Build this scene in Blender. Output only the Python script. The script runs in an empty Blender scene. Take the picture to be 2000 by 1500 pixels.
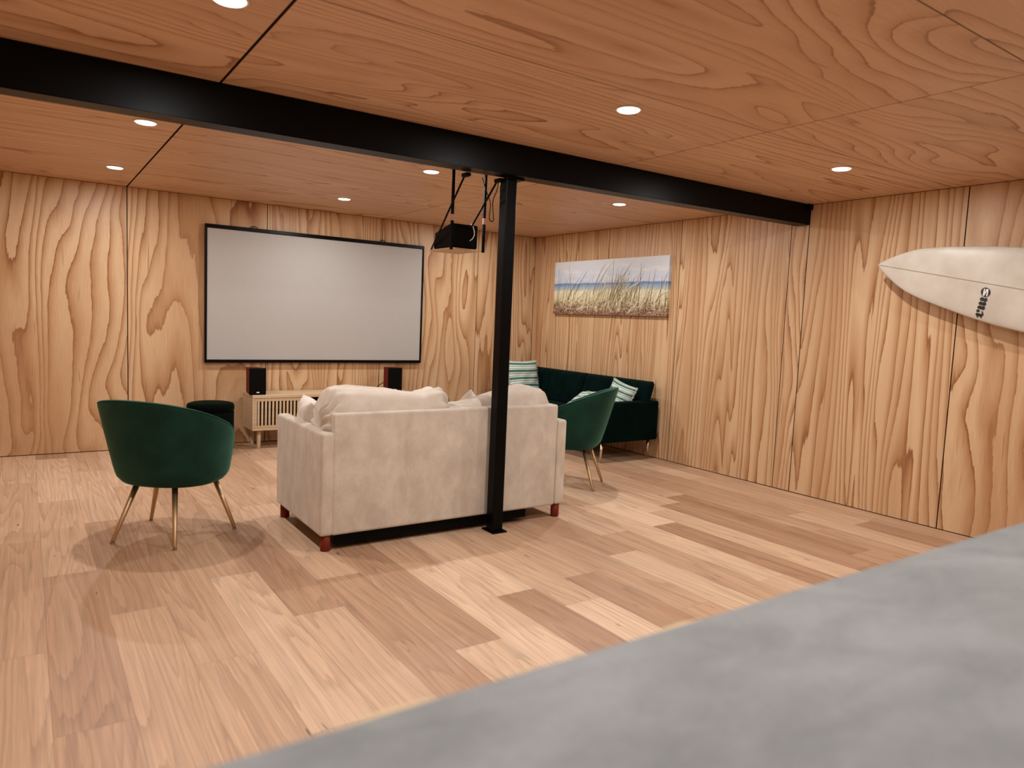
import bpy, bmesh, math, random
from math import sin, cos, pi, radians, sqrt
from mathutils import Vector, Matrix, noise

scene = bpy.context.scene
COL = scene.collection
rnd = random.Random(7)

# ------------------------------------------------------------------ camera, exposure, light
def rot_axes(y, p, r):
    cy, sy, cp, sp, cr, sr = cos(y), sin(y), cos(p), sin(p), cos(r), sin(r)
    fw = Vector((sy*cp, cy*cp, sp)); rt = Vector((cy, -sy, 0)); up = rt.cross(fw)
    return cr*rt + sr*up, -sr*rt + cr*up, fw
CAM = Vector((-5.1578, -7.1196, 1.3084))
rt, up, fw = rot_axes(0.6023, -0.0901, 0.0431)
cam_data = bpy.data.cameras.new('camera')
cam = bpy.data.objects.new('camera', cam_data); COL.objects.link(cam)
cam.matrix_world = Matrix(((rt.x, up.x, -fw.x, CAM.x), (rt.y, up.y, -fw.y, CAM.y), (rt.z, up.z, -fw.z, CAM.z), (0, 0, 0, 1)))
cam_data.sensor_width = 36.0
cam_data.lens = 1385.45 * 36.0 / 2000.0
cam_data.clip_start = 0.02
cam_data.dof.use_dof = True
cam_data.dof.focus_distance = 5.8
cam_data.dof.aperture_fstop = 2.4
scene.camera = cam

vs = scene.view_settings
vs.view_transform = 'Standard'; vs.look = 'None'; vs.gamma = 1.0; vs.use_curve_mapping = False
vs.exposure = 0.0
try:
    scene.cycles.max_bounces = 10; scene.cycles.diffuse_bounces = 6; scene.cycles.glossy_bounces = 4
    scene.cycles.sample_clamp_indirect = 6.0
except Exception:
    pass

world = bpy.data.worlds.new('world'); scene.world = world; world.use_nodes = True
world.node_tree.nodes['Background'].inputs[0].default_value = (0.02, 0.018, 0.016, 1)
world.node_tree.nodes['Background'].inputs[1].default_value = 0.2

ROOM_W, ROOM_D, H = 5.615, 8.1, 2.319      # right wall x=0, screen wall y=0
LAMP_W, LAMP_COL = 16.5, (1.0, 0.975, 0.94)
LAMP_XY = [(x, y) for y in (-0.93, -2.58, -4.56, -6.15) for x in (-4.59, -2.80, -1.02)]

# ------------------------------------------------------------------ helpers
def obj(name, me, mat=None, parent=None, smooth=False, loc=None):
    o = bpy.data.objects.new(name, me); COL.objects.link(o)
    if mat is not None:
        me.materials.append(mat)
    if smooth:
        for p in me.polygons: p.use_smooth = True
    if parent is not None: o.parent = parent
    if loc is not None: o.location = loc
    return o
def fin(bm, name, mat=None, parent=None, smooth=False, loc=None, normals=True):
    if normals: bmesh.ops.recalc_face_normals(bm, faces=bm.faces[:])
    me = bpy.data.meshes.new(name); bm.to_mesh(me); bm.free()
    return obj(name, me, mat, parent, smooth, loc)
def tag(o, label=None, cat=None, group=None, kind=None):
    if label: o['label'] = label
    if cat: o['category'] = cat
    if group: o['group'] = group
    if kind: o['kind'] = kind
    return o
def thing(name, label, cat, loc=(0, 0, 0), rz=0.0, group=None):
    o = bpy.data.objects.new(name, None); COL.objects.link(o)
    o.location = loc; o.rotation_euler = (0, 0, rz); o.empty_display_size = 0.1
    return tag(o, label, cat, group)
def dup(root, loc, rz, label, group=None):
    r = root.copy(); COL.objects.link(r); r.location = loc; r.rotation_euler = (0, 0, rz)
    r['label'] = label
    if group: r['group'] = group
    for ch in list(root.children):
        c = ch.copy(); COL.objects.link(c); c.parent = r
        for g in list(ch.children):
            d = g.copy(); COL.objects.link(d); d.parent = c
    return r
def add_box(bm, x0, x1, y0, y1, z0, z1, r=0.0, seg=2):
    """axis aligned box with rounded edges, appended to bm"""
    t = bmesh.new()
    bmesh.ops.create_cube(t, size=1.0)
    for v in t.verts:
        v.co = Vector(((x0+x1)/2 + v.co.x*(x1-x0), (y0+y1)/2 + v.co.y*(y1-y0), (z0+z1)/2 + v.co.z*(z1-z0)))
    if r > 0:
        bmesh.ops.bevel(t, geom=t.edges[:], offset=r, segments=seg, profile=0.5, affect='EDGES')
    return join(bm, t)
def join(bm, t, M=None):
    n = {}
    out = []
    for v in t.verts:
        n[v] = bm.verts.new(M @ v.co if M else v.co); out.append(n[v])
    for f in t.faces:
        try: bm.faces.new([n[v] for v in f.verts])
        except ValueError: pass
    t.free()
    return out
def add_hex(bm, c8):
    """8 corners: bottom 4 (ccw) then top 4"""
    v = [bm.verts.new(c) for c in c8]
    for f in ((3,2,1,0), (4,5,6,7), (0,1,5,4), (1,2,6,5), (2,3,7,6), (3,0,4,7)):
        bm.faces.new([v[i] for i in f])
def add_tube(bm, pts, rad, n=10, cap=True):
    pts = [Vector(p) for p in pts]
    if not isinstance(rad, (list, tuple)): rad = [rad]*len(pts)
    rings = []
    ref = None
    for i, p in enumerate(pts):
        a = pts[max(i-1, 0)]; b = pts[min(i+1, len(pts)-1)]
        t = (b-a).normalized()
        if ref is None:
            ref = Vector((0, 0, 1)) if abs(t.z) < 0.9 else Vector((1, 0, 0))
        u = (ref - t*ref.dot(t)).normalized(); w = t.cross(u); ref = u
        rings.append([bm.verts.new(p + rad[i]*(cos(2*pi*k/n)*u + sin(2*pi*k/n)*w)) for k in range(n)])
    for A, B in zip(rings, rings[1:]):
        for k in range(n):
            bm.faces.new((A[k], A[(k+1) % n], B[(k+1) % n], B[k]))
    if cap:
        bm.faces.new(rings[0][::-1]); bm.faces.new(rings[-1])
def add_lathe(bm, prof, n=32, c=(0, 0)):
    rings = []
    for r, z in prof:
        if r < 1e-6: rings.append([bm.verts.new((c[0], c[1], z))])
        else: rings.append([bm.verts.new((c[0]+r*cos(2*pi*k/n), c[1]+r*sin(2*pi*k/n), z)) for k in range(n)])
    for A, B in zip(rings, rings[1:]):
        for k in range(n):
            a, b = A[k % len(A)], A[(k+1) % len(A)]
            d, e = B[k % len(B)], B[(k+1) % len(B)]
            vs_ = []
            for v in (a, b, e, d):
                if v not in vs_: vs_.append(v)
            if len(vs_) >= 3: bm.faces.new(vs_)

# ------------------------------------------------------------------ materials
def new_mat(name):
    m = bpy.data.materials.new(name); m.use_nodes = True
    nt = m.node_tree; b = nt.nodes['Principled BSDF']
    return m, nt, b
def plain(name, col, rough=0.5, metal=0.0, spec=0.5, **kw):
    m, nt, b = new_mat(name)
    b.inputs['Base Color'].default_value = (*col, 1); b.inputs['Roughness'].default_value = rough
    b.inputs['Metallic'].default_value = metal; b.inputs['Specular IOR Level'].default_value = spec
    for k, v in kw.items():
        b.inputs[k.replace('_', ' ')].default_value = v
    return m
class NT:
    def __init__(s, nt): s.nt = nt
    def n(s, t, **kw):
        x = s.nt.nodes.new(t)
        for k, v in kw.items(): setattr(x, k, v)
        return x
    def link(s, a, b): s.nt.links.new(a, b)
    def math(s, op, a, b=None, c=None):
        x = s.n('ShaderNodeMath', operation=op)
        for i, v in enumerate((a, b, c)):
            if v is None: continue
            if isinstance(v, (int, float)): x.inputs[i].default_value = v
            else: s.link(v, x.inputs[i])
        return x.outputs[0]
    def scale(s, vec, xyz):
        x = s.n('ShaderNodeVectorMath', operation='MULTIPLY')
        s.link(vec, x.inputs[0]); x.inputs[1].default_value = xyz
        return x.outputs[0]
    def noise(s, vec, scale=1.0, detail=2.0, rough=0.5, dist=0.0):
        x = s.n('ShaderNodeTexNoise')
        s.link(vec, x.inputs['Vector'])
        x.inputs['Scale'].default_value = scale; x.inputs['Detail'].default_value = detail
        x.inputs['Roughness'].default_value = rough; x.inputs['Distortion'].default_value = dist
        return x.outputs[0]
    def ramp(s, fac, stops, interp='LINEAR'):
        x = s.n('ShaderNodeValToRGB'); x.color_ramp.interpolation = interp
        e = x.color_ramp.elements
        while len(e) < len(stops): e.new(0.5)
        for i, (p, c) in enumerate(stops):
            e[i].position = p; e[i].color = (*c, 1) if len(c) == 3 else c
        s.link(fac, x.inputs[0])
        return x.outputs[0]
    def mix(s, fac, a, b, mode='MIX'):
        x = s.n('ShaderNodeMix', data_type='RGBA', blend_type=mode)
        for sock, v in ((x.inputs[0], fac), (x.inputs[6], a), (x.inputs[7], b)):
            if isinstance(v, (int, float)): sock.default_value = v
            elif isinstance(v, tuple): sock.default_value = (*v, 1) if len(v) == 3 else v
            else: s.link(v, sock)
        return x.outputs[2]
    def bump(s, h, strength, dist=0.01):
        x = s.n('ShaderNodeBump'); x.inputs['Strength'].default_value = strength; x.inputs['Distance'].default_value = dist
        s.link(h, x.inputs['Height'])
        return x.outputs[0]

def ply_mat(name, light, mid, dark, rings=9.0, contrast=1.0, rough=0.42, lines=8.0):
    """rotary cut pine: cathedral bands with a soft rise and a crisp jagged latewood edge; UV in metres, v along the grain"""
    m, nt, b = new_mat(name); N = NT(nt)
    uv = N.n('ShaderNodeUVMap', uv_map='UVMap').outputs[0]
    big = N.noise(N.scale(uv, (1.9, 0.46, 1)), 1.0, 1.5, 0.45, 0.55)
    wob = N.noise(N.scale(uv, (7.0, 1.6, 1)), 1.0, 2.0, 0.5)
    jag = N.noise(N.scale(uv, (70.0, 9.0, 1)), 1.0, 2.0, 0.6)
    sx = N.n('ShaderNodeSeparateXYZ'); N.link(uv, sx.inputs[0])
    v = N.math('ADD', N.math('MULTIPLY', big, rings), N.math('MULTIPLY', sx.outputs[0], lines))
    v = N.math('ADD', v, N.math('MULTIPLY', wob, 0.55))
    v = N.math('ADD', v, N.math('MULTIPLY', jag, 0.16))
    fr = N.math('FRACT', v)
    lm = tuple(0.5*(a+c) for a, c in zip(light, mid))
    band = N.ramp(fr, [(0.0, light), (0.40, light), (0.68, lm), (0.88, mid), (0.960, dark), (0.99, dark), (1.0, light)])
    amp = N.noise(N.scale(uv, (1.1, 0.5, 1)), 1.0, 1.0)
    ampf = N.math('MULTIPLY', N.ramp(amp, [(0.3, (0.62,)*3), (0.60, (1.0,)*3)]), contrast)
    col = N.mix(ampf, lm, band)
    tint = N.noise(N.scale(uv, (2.6, 0.35, 1)), 1.0, 2.0)
    col = N.mix(N.ramp(tint, [(0.42, (0,)*3), (0.68, (0.55,)*3)]), col, mid)
    fib = N.noise(N.scale(uv, (260.0, 6.0, 1)), 1.0, 2.0, 0.6)
    col = N.mix(1.0, col, N.ramp(fib, [(0.3, (0.88,)*3), (0.7, (1.06,)*3)]), 'MULTIPLY')
    fl = N.noise(N.scale(uv, (55.0, 2.6, 1)), 1.0, 1.0)
    col = N.mix(N.ramp(fl, [(0.70, (0,)*3), (0.76, (0.55,)*3)]), col, dark)
    vo = N.n('ShaderNodeTexVoronoi'); N.link(N.scale(uv, (1.7, 1.1, 1)), vo.inputs['Vector']); vo.inputs['Scale'].default_value = 1.0
    vs_ = N.n('ShaderNodeSeparateColor'); N.link(vo.outputs['Color'], vs_.inputs[0])
    knot = N.math('MULTIPLY', N.math('LESS_THAN', vo.outputs['Distance'], 0.016), N.math('GREATER_THAN', vs_.outputs[0], 0.55))
    col = N.mix(N.math('MULTIPLY', knot, 0.85), col, (0.06, 0.02, 0.01))
    N.link(col, b.inputs['Base Color'])
    b.inputs['Roughness'].default_value = rough; b.inputs['Specular IOR Level'].default_value = 0.3
    N.link(N.bump(fib, 0.06, 0.002), b.inputs['Normal'])
    return m

PLY_WALL = ply_mat('pine_plywood_wall', (0.66, 0.455, 0.27), (0.445, 0.236, 0.108), (0.275, 0.112, 0.044), 11.0)
PLY_CEIL = ply_mat('pine_plywood_ceiling', (0.69, 0.465, 0.31), (0.55, 0.335, 0.205), (0.345, 0.165, 0.085), 13.0, 1.0, lines=9.0)
GAP = plain('dark_gap', (0.035, 0.015, 0.009), 0.9)

def floor_mat():
    m, nt, b = new_mat('timber_floor'); N = NT(nt)
    uv = N.n('ShaderNodeUVMap', uv_map='UVMap').outputs[0]
    tone = N.n('ShaderNodeAttribute', attribute_name='tone').outputs['Fac']
    big = N.noise(N.scale(uv, (5.0, 0.36, 1)), 1.0, 1.5, 0.5, 0.15)
    fine = N.noise(N.scale(uv, (60, 1.6, 1)), 1.0, 2.0)
    v = N.math('ADD', N.math('MULTIPLY', big, 15.0), N.math('MULTIPLY', fine, 0.8))
    fr = N.math('FRACT', v)
    lines = N.ramp(fr, [(0.0, (1.07,)*3), (0.5, (1.0,)*3), (0.85, (0.86,)*3), (0.95, (0.78,)*3), (1.0, (1.05,)*3)])
    base = N.ramp(tone, [(0.0, (0.335, 0.185, 0.108)), (0.5, (0.525, 0.335, 0.213)), (1.0, (0.70, 0.505, 0.35))])
    tint = N.noise(N.scale(uv, (9.0, 0.5, 1)), 1.0, 2.0)
    base = N.mix(N.ramp(tint, [(0.45, (0,)*3), (0.72, (0.28,)*3)]), base, (0.64, 0.46, 0.30))
    stk = N.noise(N.scale(uv, (75, 0.5, 1)), 1.0, 3.0, 0.65)
    base = N.mix(1.0, base, N.ramp(stk, [(0.32, (0.84,)*3), (0.52, (1.0,)*3), (0.70, (1.08,)*3)]), 'MULTIPLY')
    col = N.mix(0.85, base, lines, 'MULTIPLY')
    fib = N.noise(N.scale(uv, (240, 4, 1)), 1.0, 2.0, 0.6)
    col = N.mix(1.0, col, N.ramp(fib, [(0.3, (0.86,)*3), (0.7, (1.07,)*3)]), 'MULTIPLY')
    fl = N.noise(N.scale(uv, (38, 5.0, 1)), 1.0, 1.0)
    col = N.mix(N.ramp(fl, [(0.755, (0,)*3), (0.79, (0.75,)*3)]), col, (0.10, 0.045, 0.025))
    N.link(col, b.inputs['Base Color'])
    b.inputs['Roughness'].default_value = 0.46; b.inputs['Specular IOR Level'].default_value = 0.35
    N.link(N.bump(fib, 0.05, 0.002), b.inputs['Normal'])
    return m
FLOOR = floor_mat()

def fabric_mat(name, c0, c1, scale=9.0, rough=0.9, sheen=0.25, stint=(1, 0.95, 0.9), streak=None, bump=0.12, lohi=(0.38, 0.62)):
    m, nt, b = new_mat(name); N = NT(nt)
    co = N.n('ShaderNodeTexCoord').outputs['Object']
    src = N.scale(co, streak) if streak else co
    a = N.noise(src, scale, 4.0, 0.6, 0.3)
    f = N.noise(co, 320.0, 2.0)
    col = N.ramp(a, [(lohi[0], c0), (lohi[1], c1)])
    col = N.mix(1.0, col, N.ramp(f, [(0.3, (0.90,)*3), (0.7, (1.06,)*3)]), 'MULTIPLY')
    N.link(col, b.inputs['Base Color']); b.inputs['Roughness'].default_value = rough
    b.inputs['Specular IOR Level'].default_value = 0.15 if c1[1] > 0.02 else 0.02
    b.inputs['Sheen Weight'].default_value = sheen; b.inputs['Sheen Roughness'].default_value = 0.4
    b.inputs['Sheen Tint'].default_value = (*stint, 1)
    N.link(N.bump(f, bump, 0.002), b.inputs['Normal'])
    return m
BEIGE = fabric_mat('beige_suede', (0.49, 0.43, 0.36), (0.65, 0.59, 0.51), 7.0, streak=(1.5, 1.5, 0.9), lohi=(0.30, 0.72))
BEIGE_CUSHION = fabric_mat('beige_suede_cushion', (0.56, 0.495, 0.42), (0.645, 0.585, 0.51), 6.0)
CREAM = fabric_mat('cream_linen', (0.62, 0.56, 0.49), (0.70, 0.64, 0.57), 6.0)
VELVET = fabric_mat('green_velvet', (0.004, 0.026, 0.017), (0.007, 0.042, 0.028), 5.0, 0.75, 0.4, (0.25, 0.75, 0.55), bump=0.05)
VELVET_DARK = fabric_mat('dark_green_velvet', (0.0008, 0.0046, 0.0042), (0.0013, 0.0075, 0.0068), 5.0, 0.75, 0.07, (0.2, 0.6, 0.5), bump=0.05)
OTTO = fabric_mat('blackish_green_velvet', (0.0010, 0.0020, 0.0016), (0.0016, 0.0035, 0.0026), 5.0, 0.7, 0.05, (0.2, 0.6, 0.4), bump=0.05)
GOLD = plain('brushed_gold', (0.52, 0.37, 0.215), 0.42, 1.0)
PALE_METAL = plain('pale_brass', (0.80, 0.70, 0.55), 0.25, 1.0)
CHROME = plain('dark_chrome', (0.35, 0.34, 0.33), 0.2, 1.0)
BLACK_STEEL = plain('black_painted_steel', (0.0014, 0.0014, 0.0016), 0.36, 0.0, 0.10)
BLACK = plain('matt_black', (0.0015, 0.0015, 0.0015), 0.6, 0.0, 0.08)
BLACK_GLOSS = plain('black_plastic', (0.0015, 0.0015, 0.0016), 0.3, 0.0, 0.12)
WHITE = plain('white_plastic', (0.75, 0.75, 0.73), 0.45)
RED_WOOD = plain('red_brown_timber', (0.150, 0.020, 0.009), 0.45, 0, 0.12)
CHERRY = plain('cherry_veneer', (0.120, 0.006, 0.0045), 0.45, 0, 0.08)
def oak_mat():
    m, nt, b = new_mat('pale_oak'); N = NT(nt)
    co = N.n('ShaderNodeTexCoord').outputs['Object']
    a = N.noise(N.scale(co, (2.0, 30, 30)), 1.0, 3.0, 0.6, 0.2)
    N.link(N.ramp(a, [(0.3, (0.50, 0.36, 0.22)), (0.7, (0.62, 0.47, 0.31))]), b.inputs['Base Color'])
    b.inputs['Roughness'].default_value = 0.5; b.inputs['Specular IOR Level'].default_value = 0.3
    return m
OAK = oak_mat()
def concrete_mat():
    m, nt, b = new_mat('grey_concrete'); N = NT(nt)
    co = N.n('ShaderNodeTexCoord').outputs['Object']
    a = N.noise(N.scale(co, (1, 2.0, 1)), 5.0, 4.0, 0.55, 0.6)
    c = N.noise(co, 60.0, 3.0)
    col = N.ramp(a, [(0.30, (0.188, 0.204, 0.213)), (0.50, (0.236, 0.252, 0.260)), (0.72, (0.296, 0.309, 0.326))])
    col = N.mix(1.0, col, N.ramp(c, [(0.3, (0.95,)*3), (0.7, (1.04,)*3)]), 'MULTIPLY')
    N.link(col, b.inputs['Base Color']); b.inputs['Roughness'].default_value = 0.5
    b.inputs['Specular IOR Level'].default_value = 0.3
    return m
CONCRETE = concrete_mat()
def screen_mat():
    m, nt, b = new_mat('screen_fabric'); N = NT(nt)
    co = N.n('ShaderNodeTexCoord').outputs['Object']
    f = N.noise(co, 160.0, 2.0)
    N.link(N.ramp(f, [(0.3, (0.405, 0.388, 0.372)), (0.7, (0.435, 0.418, 0.402))]), b.inputs['Base Color'])
    b.inputs['Roughness'].default_value = 0.62; b.inputs['Specular IOR Level'].default_value = 0.35
    return m
SCREEN = screen_mat()
def emit_mat(name, col, st):
    m, nt, b = new_mat(name)
    b.inputs['Base Color'].default_value = (0.8, 0.8, 0.8, 1)
    b.inputs['Emission Color'].default_value = (*col, 1); b.inputs['Emission Strength'].default_value = st
    return m
LENS = emit_mat('lit_downlight_lens', (1.0, 0.96, 0.9), 3.0)
def attr_mat(name, attr, rough=0.7, spec=0.2):
    m, nt, b = new_mat(name); N = NT(nt)
    N.link(N.n('ShaderNodeAttribute', attribute_name=attr).outputs['Color'], b.inputs['Base Color'])
    b.inputs['Roughness'].default_value = rough; b.inputs['Specular IOR Level'].default_value = spec
    return m

# ------------------------------------------------------------------ room shell
def sheet_wall(name, origin, ax_u, ax_v, nrm, cuts_u, cuts_v, mat, grain_v=True, gap=0.003, fig=None, seed=1, gaps_u=None):
    """plywood sheets laid side by side with real gaps over a dark backing. nrm points into the room."""
    r = random.Random(seed)
    O, U, V, Nn = Vector(origin), Vector(ax_u), Vector(ax_v), Vector(nrm)
    bm = bmesh.new(); uvl = bm.loops.layers.uv.new('UVMap')
    k = 0
    for i in range(len(cuts_u)-1):
        for j in range(len(cuts_v)-1):
            gl = (gaps_u or {}).get(i, gap)/2; gr = (gaps_u or {}).get(i+1, gap)/2
            u0 = cuts_u[i] + (gl if i > 0 else gap/2); u1 = cuts_u[i+1] - (gr if i < len(cuts_u)-2 else gap/2)
            v0 = cuts_v[j] + gap/2; v1 = cuts_v[j+1] - gap/2
            ou, ov = r.uniform(0, 200), r.uniform(0, 200)
            su, sv = fig[k] if fig and k < len(fig) else (r.uniform(0.9, 1.5), r.uniform(0.75, 1.1))
            k += 1
            c = [(u0, v0), (u1, v0), (u1, v1), (u0, v1)]
            fr = [bm.verts.new(O + U*a + V*b_) for a, b_ in c]
            bk = [bm.verts.new(O + U*a + V*b_ - Nn*0.012) for a, b_ in c]
            faces = [bm.faces.new(fr)] + [bm.faces.new((fr[q], bk[q], bk[(q+1) % 4], fr[(q+1) % 4])) for q in range(4)]
            for f in faces:
                for lp in f.loops:
                    d = lp.vert.co - O
                    a, b_ = d.dot(U), d.dot(V)
                    if not grain_v: a, b_ = b_, a
                    lp[uvl].uv = (a*su + ou, b_*sv + ov)
                f.material_index = 0 if f is faces[0] else 1
    a0, a1, b0, b1 = cuts_u[0]-0.08, cuts_u[-1]+0.08, cuts_v[0]-0.08, cuts_v[-1]+0.08
    q = [bm.verts.new(O + U*a + V*b_ - Nn*d) for d in (0.0125, 0.09) for a, b_ in ((a0, b0), (a1, b0), (a1, b1), (a0, b1))]
    for fi in ((0,1,2,3), (7,6,5,4), (0,4,5,1), (1,5,6,2), (2,6,7,3), (3,7,4,0)):
        f = bm.faces.new([q[x] for x in fi]); f.material_index = 1
    o = fin(bm, name, None)
    o.data.materials.append(mat); o.data.materials.append(GAP)
    tag(o, kind='structure')
    return o

sheet_wall('wall_back', (0, 0, 0), (-1, 0, 0), (0, 0, 1), (0, -1, 0), [0, 0.815, 2.015, 3.215, 4.415, ROOM_W], [0.003, H],
           PLY_WALL, gap=0.006, fig=[(1.6, 0.7), (1.0, 0.8), (1.7, 0.9), (0.75, 0.7), (0.95, 1.15)], seed=11, gaps_u={4: 0.008})
sheet_wall('wall_right', (0, 0, 0), (0, -1, 0), (0, 0, 1), (-1, 0, 0), [0, 1.16, 2.357, 3.538, 3.697, 4.85, 6.05, 7.25, ROOM_D], [0.003, H],
           PLY_WALL, gap=0.006, fig=[(2.4, 0.6), (2.2, 0.6), (1.9, 0.65), (1.5, 1.0), (1.8, 0.5), (1.15, 1.1), (1.2, 0.8), (1.2, 0.8)], seed=23, gaps_u={4: 0.007, 5: 0.007})
sheet_wall('wall_left', (-ROOM_W, 0, 0), (0, -1, 0), (0, 0, 1), (1, 0, 0), [0, 1.2, 2.4, 3.6, 4.8, 6.0, 7.2, ROOM_D], [0.003, H], PLY_WALL, seed=31)
sheet_wall('wall_front', (0, -ROOM_D, 0), (-1, 0, 0), (0, 0, 1), (0, 1, 0), [0, 1.2, 2.4, 3.6, 4.8, ROOM_W], [0.003, H], PLY_WALL, seed=37)
sheet_wall('ceiling', (0, 0, H), (-1, 0, 0), (0, -1, 0), (0, 0, -1), [0, 2.015, 4.415, ROOM_W], [0, 1.12, 2.32, 3.52, 4.75, 5.94, 7.14, ROOM_D],
           PLY_CEIL, grain_v=False, gap=0.0045, fig=None, seed=44, gaps_u={2: 0.012})

def build_floor():
    r = random.Random(5)
    bm = bmesh.new(); uvl = bm.loops.layers.uv.new('UVMap'); tl = bm.loops.layers.float_color.new('tone')
    W, L, x_first = 0.2215, 1.495, -5.11
    known = {-1: -1.08, 0: -3.21, 1: -3.817, 2: -4.44, 3: -3.573, 4: -4.186, 5: -3.83, 6: -4.798, 7: -3.91, 8: -4.42, 9: -4.66, 13: -3.91, 17: -3.55, 18: -4.887, 19: -4.486}
    # tone of the plank that starts (towards the camera) at that joint; second key is the plank index from the joint
    tones = {(0, 0): 0.22, (0, -1): 0.62, (1, 0): 0.5, (1, -1): 0.3, (2, 0): 0.5, (2, -1): 0.42, (3, 0): 0.72, (3, -1): 0.35,
             (4, 0): 0.62, (4, -1): 0.18, (5, 0): 0.2, (5, -1): 0.62, (6, 0): 0.72, (6, -1): 0.22, (7, 0): 0.85, (7, -1): 0.5,
             (8, 0): 0.12, (8, -1): 0.85, (9, 0): 0.9, (9, -1): 0.6, (-1, 0): 0.6, (-1, 1): 0.45, (-1, 2): 0.5, (13, 0): 0.4, (13, -1): 0.75}
    g = 0.0004
    for i in range(-3, 24):
        xa = max(x_first + i*W, -ROOM_W); xb = min(x_first + (i+1)*W, 0.0)
        if xb - xa < 0.01: continue
        y_ref = known.get(i, -3.0 - r.uniform(0, L))
        k0 = -8
        for k in range(-8, 9):
            ya = y_ref - k*L; yb = ya - L           # from far end ya to near end yb
            ya2, yb2 = min(ya, 0.0), max(yb, -ROOM_D)
            tone = tones.get((i, k), min(1, max(0, r.gauss(0.50, 0.24))))
            ou, ov = r.uniform(0, 300), r.uniform(0, 300)
            if ya2 - yb2 < 0.005: continue
            vv = [bm.verts.new(c) for c in ((xa+g, yb2+g, 0), (xb-g, yb2+g, 0), (xb-g, ya2-g, 0), (xa+g, ya2-g, 0))]
            f = bm.faces.new(vv); f.material_index = 0
            for lp in f.loops:
                lp[uvl].uv = (lp.vert.co.x + ou, lp.vert.co.y + ov); lp[tl] = (tone, tone, tone, 1)
    t = bmesh.new(); bmesh.ops.create_cube(t, size=1.0)
    for v in t.verts: v.co = Vector((-ROOM_W/2 + v.co.x*(ROOM_W+0.16), -ROOM_D/2 + v.co.y*(ROOM_D+0.16), -0.0535 + v.co.z*0.104))
    nf = len(bm.faces)
    join(bm, t)
    bm.faces.ensure_lookup_table()
    for f in bm.faces[nf:]: f.material_index = 1
    o = fin(bm, 'floor', None)
    o.data.materials.append(FLOOR); o.data.materials.append(plain('floor_joint', (0.16, 0.085, 0.045), 0.8))
    tag(o, kind='structure')
build_floor()

# ------------------------------------------------------------------ steel beam and post
def beam_y(x): return -3.60 - 0.019*(x+5.3)
def beam_z(x): return 2.128 + 0.006*(x+5.3)
bm = bmesh.new()
xa, xb, BD = -ROOM_W+0.002, -0.002, 0.125
add_hex(bm, [(xa, beam_y(xa), beam_z(xa)), (xb, beam_y(xb), beam_z(xb)), (xb, beam_y(xb)+BD, beam_z(xb)), (xa, beam_y(xa)+BD, beam_z(xa)),
             (xa, beam_y(xa), H-0.001), (xb, beam_y(xb), H-0.001), (xb, beam_y(xb)+BD, H-0.001), (xa, beam_y(xa)+BD, H-0.001)])
bmesh.ops.bevel(bm, geom=bm.edges[:], offset=0.004, segments=2, affect='EDGES')
beam = thing('steel_beam', 'long black painted steel beam running under the plywood ceiling', 'beam', (-2.8, beam_y(-2.8)+BD/2, beam_z(-2.8)))
for v in bm.verts: v.co -= beam.location
fin(bm, 'beam_body', BLACK_STEEL, beam)
bm = bmesh.new(); add_box(bm, -0.055, -0.004, beam_y(0)-0.02, beam_y(0)+0.001, H-0.045, H-0.002, 0.003)
for v in bm.verts: v.co -= beam.location
fin(bm, 'end_cleat', BLACK_STEEL, beam)

PX, PY = -2.775, -3.527
zt = beam_z(PX)-0.001
post = thing('steel_post', 'square black steel post holding up the ceiling beam behind the sofa', 'post', (PX, PY, 0))
bm = bmesh.new(); add_box(bm, -0.0375, 0.0375, -0.0375, 0.0375, 0.008, zt-0.01, 0.005, 3)
fin(bm, 'post_shaft', BLACK_STEEL, post)
bm = bmesh.new(); add_box(bm, -0.052, 0.052, -0.066, 0.066, 0.0, 0.009, 0.002)
fin(bm, 'base_plate', BLACK_STEEL, post)
bm = bmesh.new(); add_box(bm, -0.0365, 0.075, -0.06, 0.055, zt-0.011, zt, 0.002)
fin(bm, 'top_plate', BLACK_STEEL, post)

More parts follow.
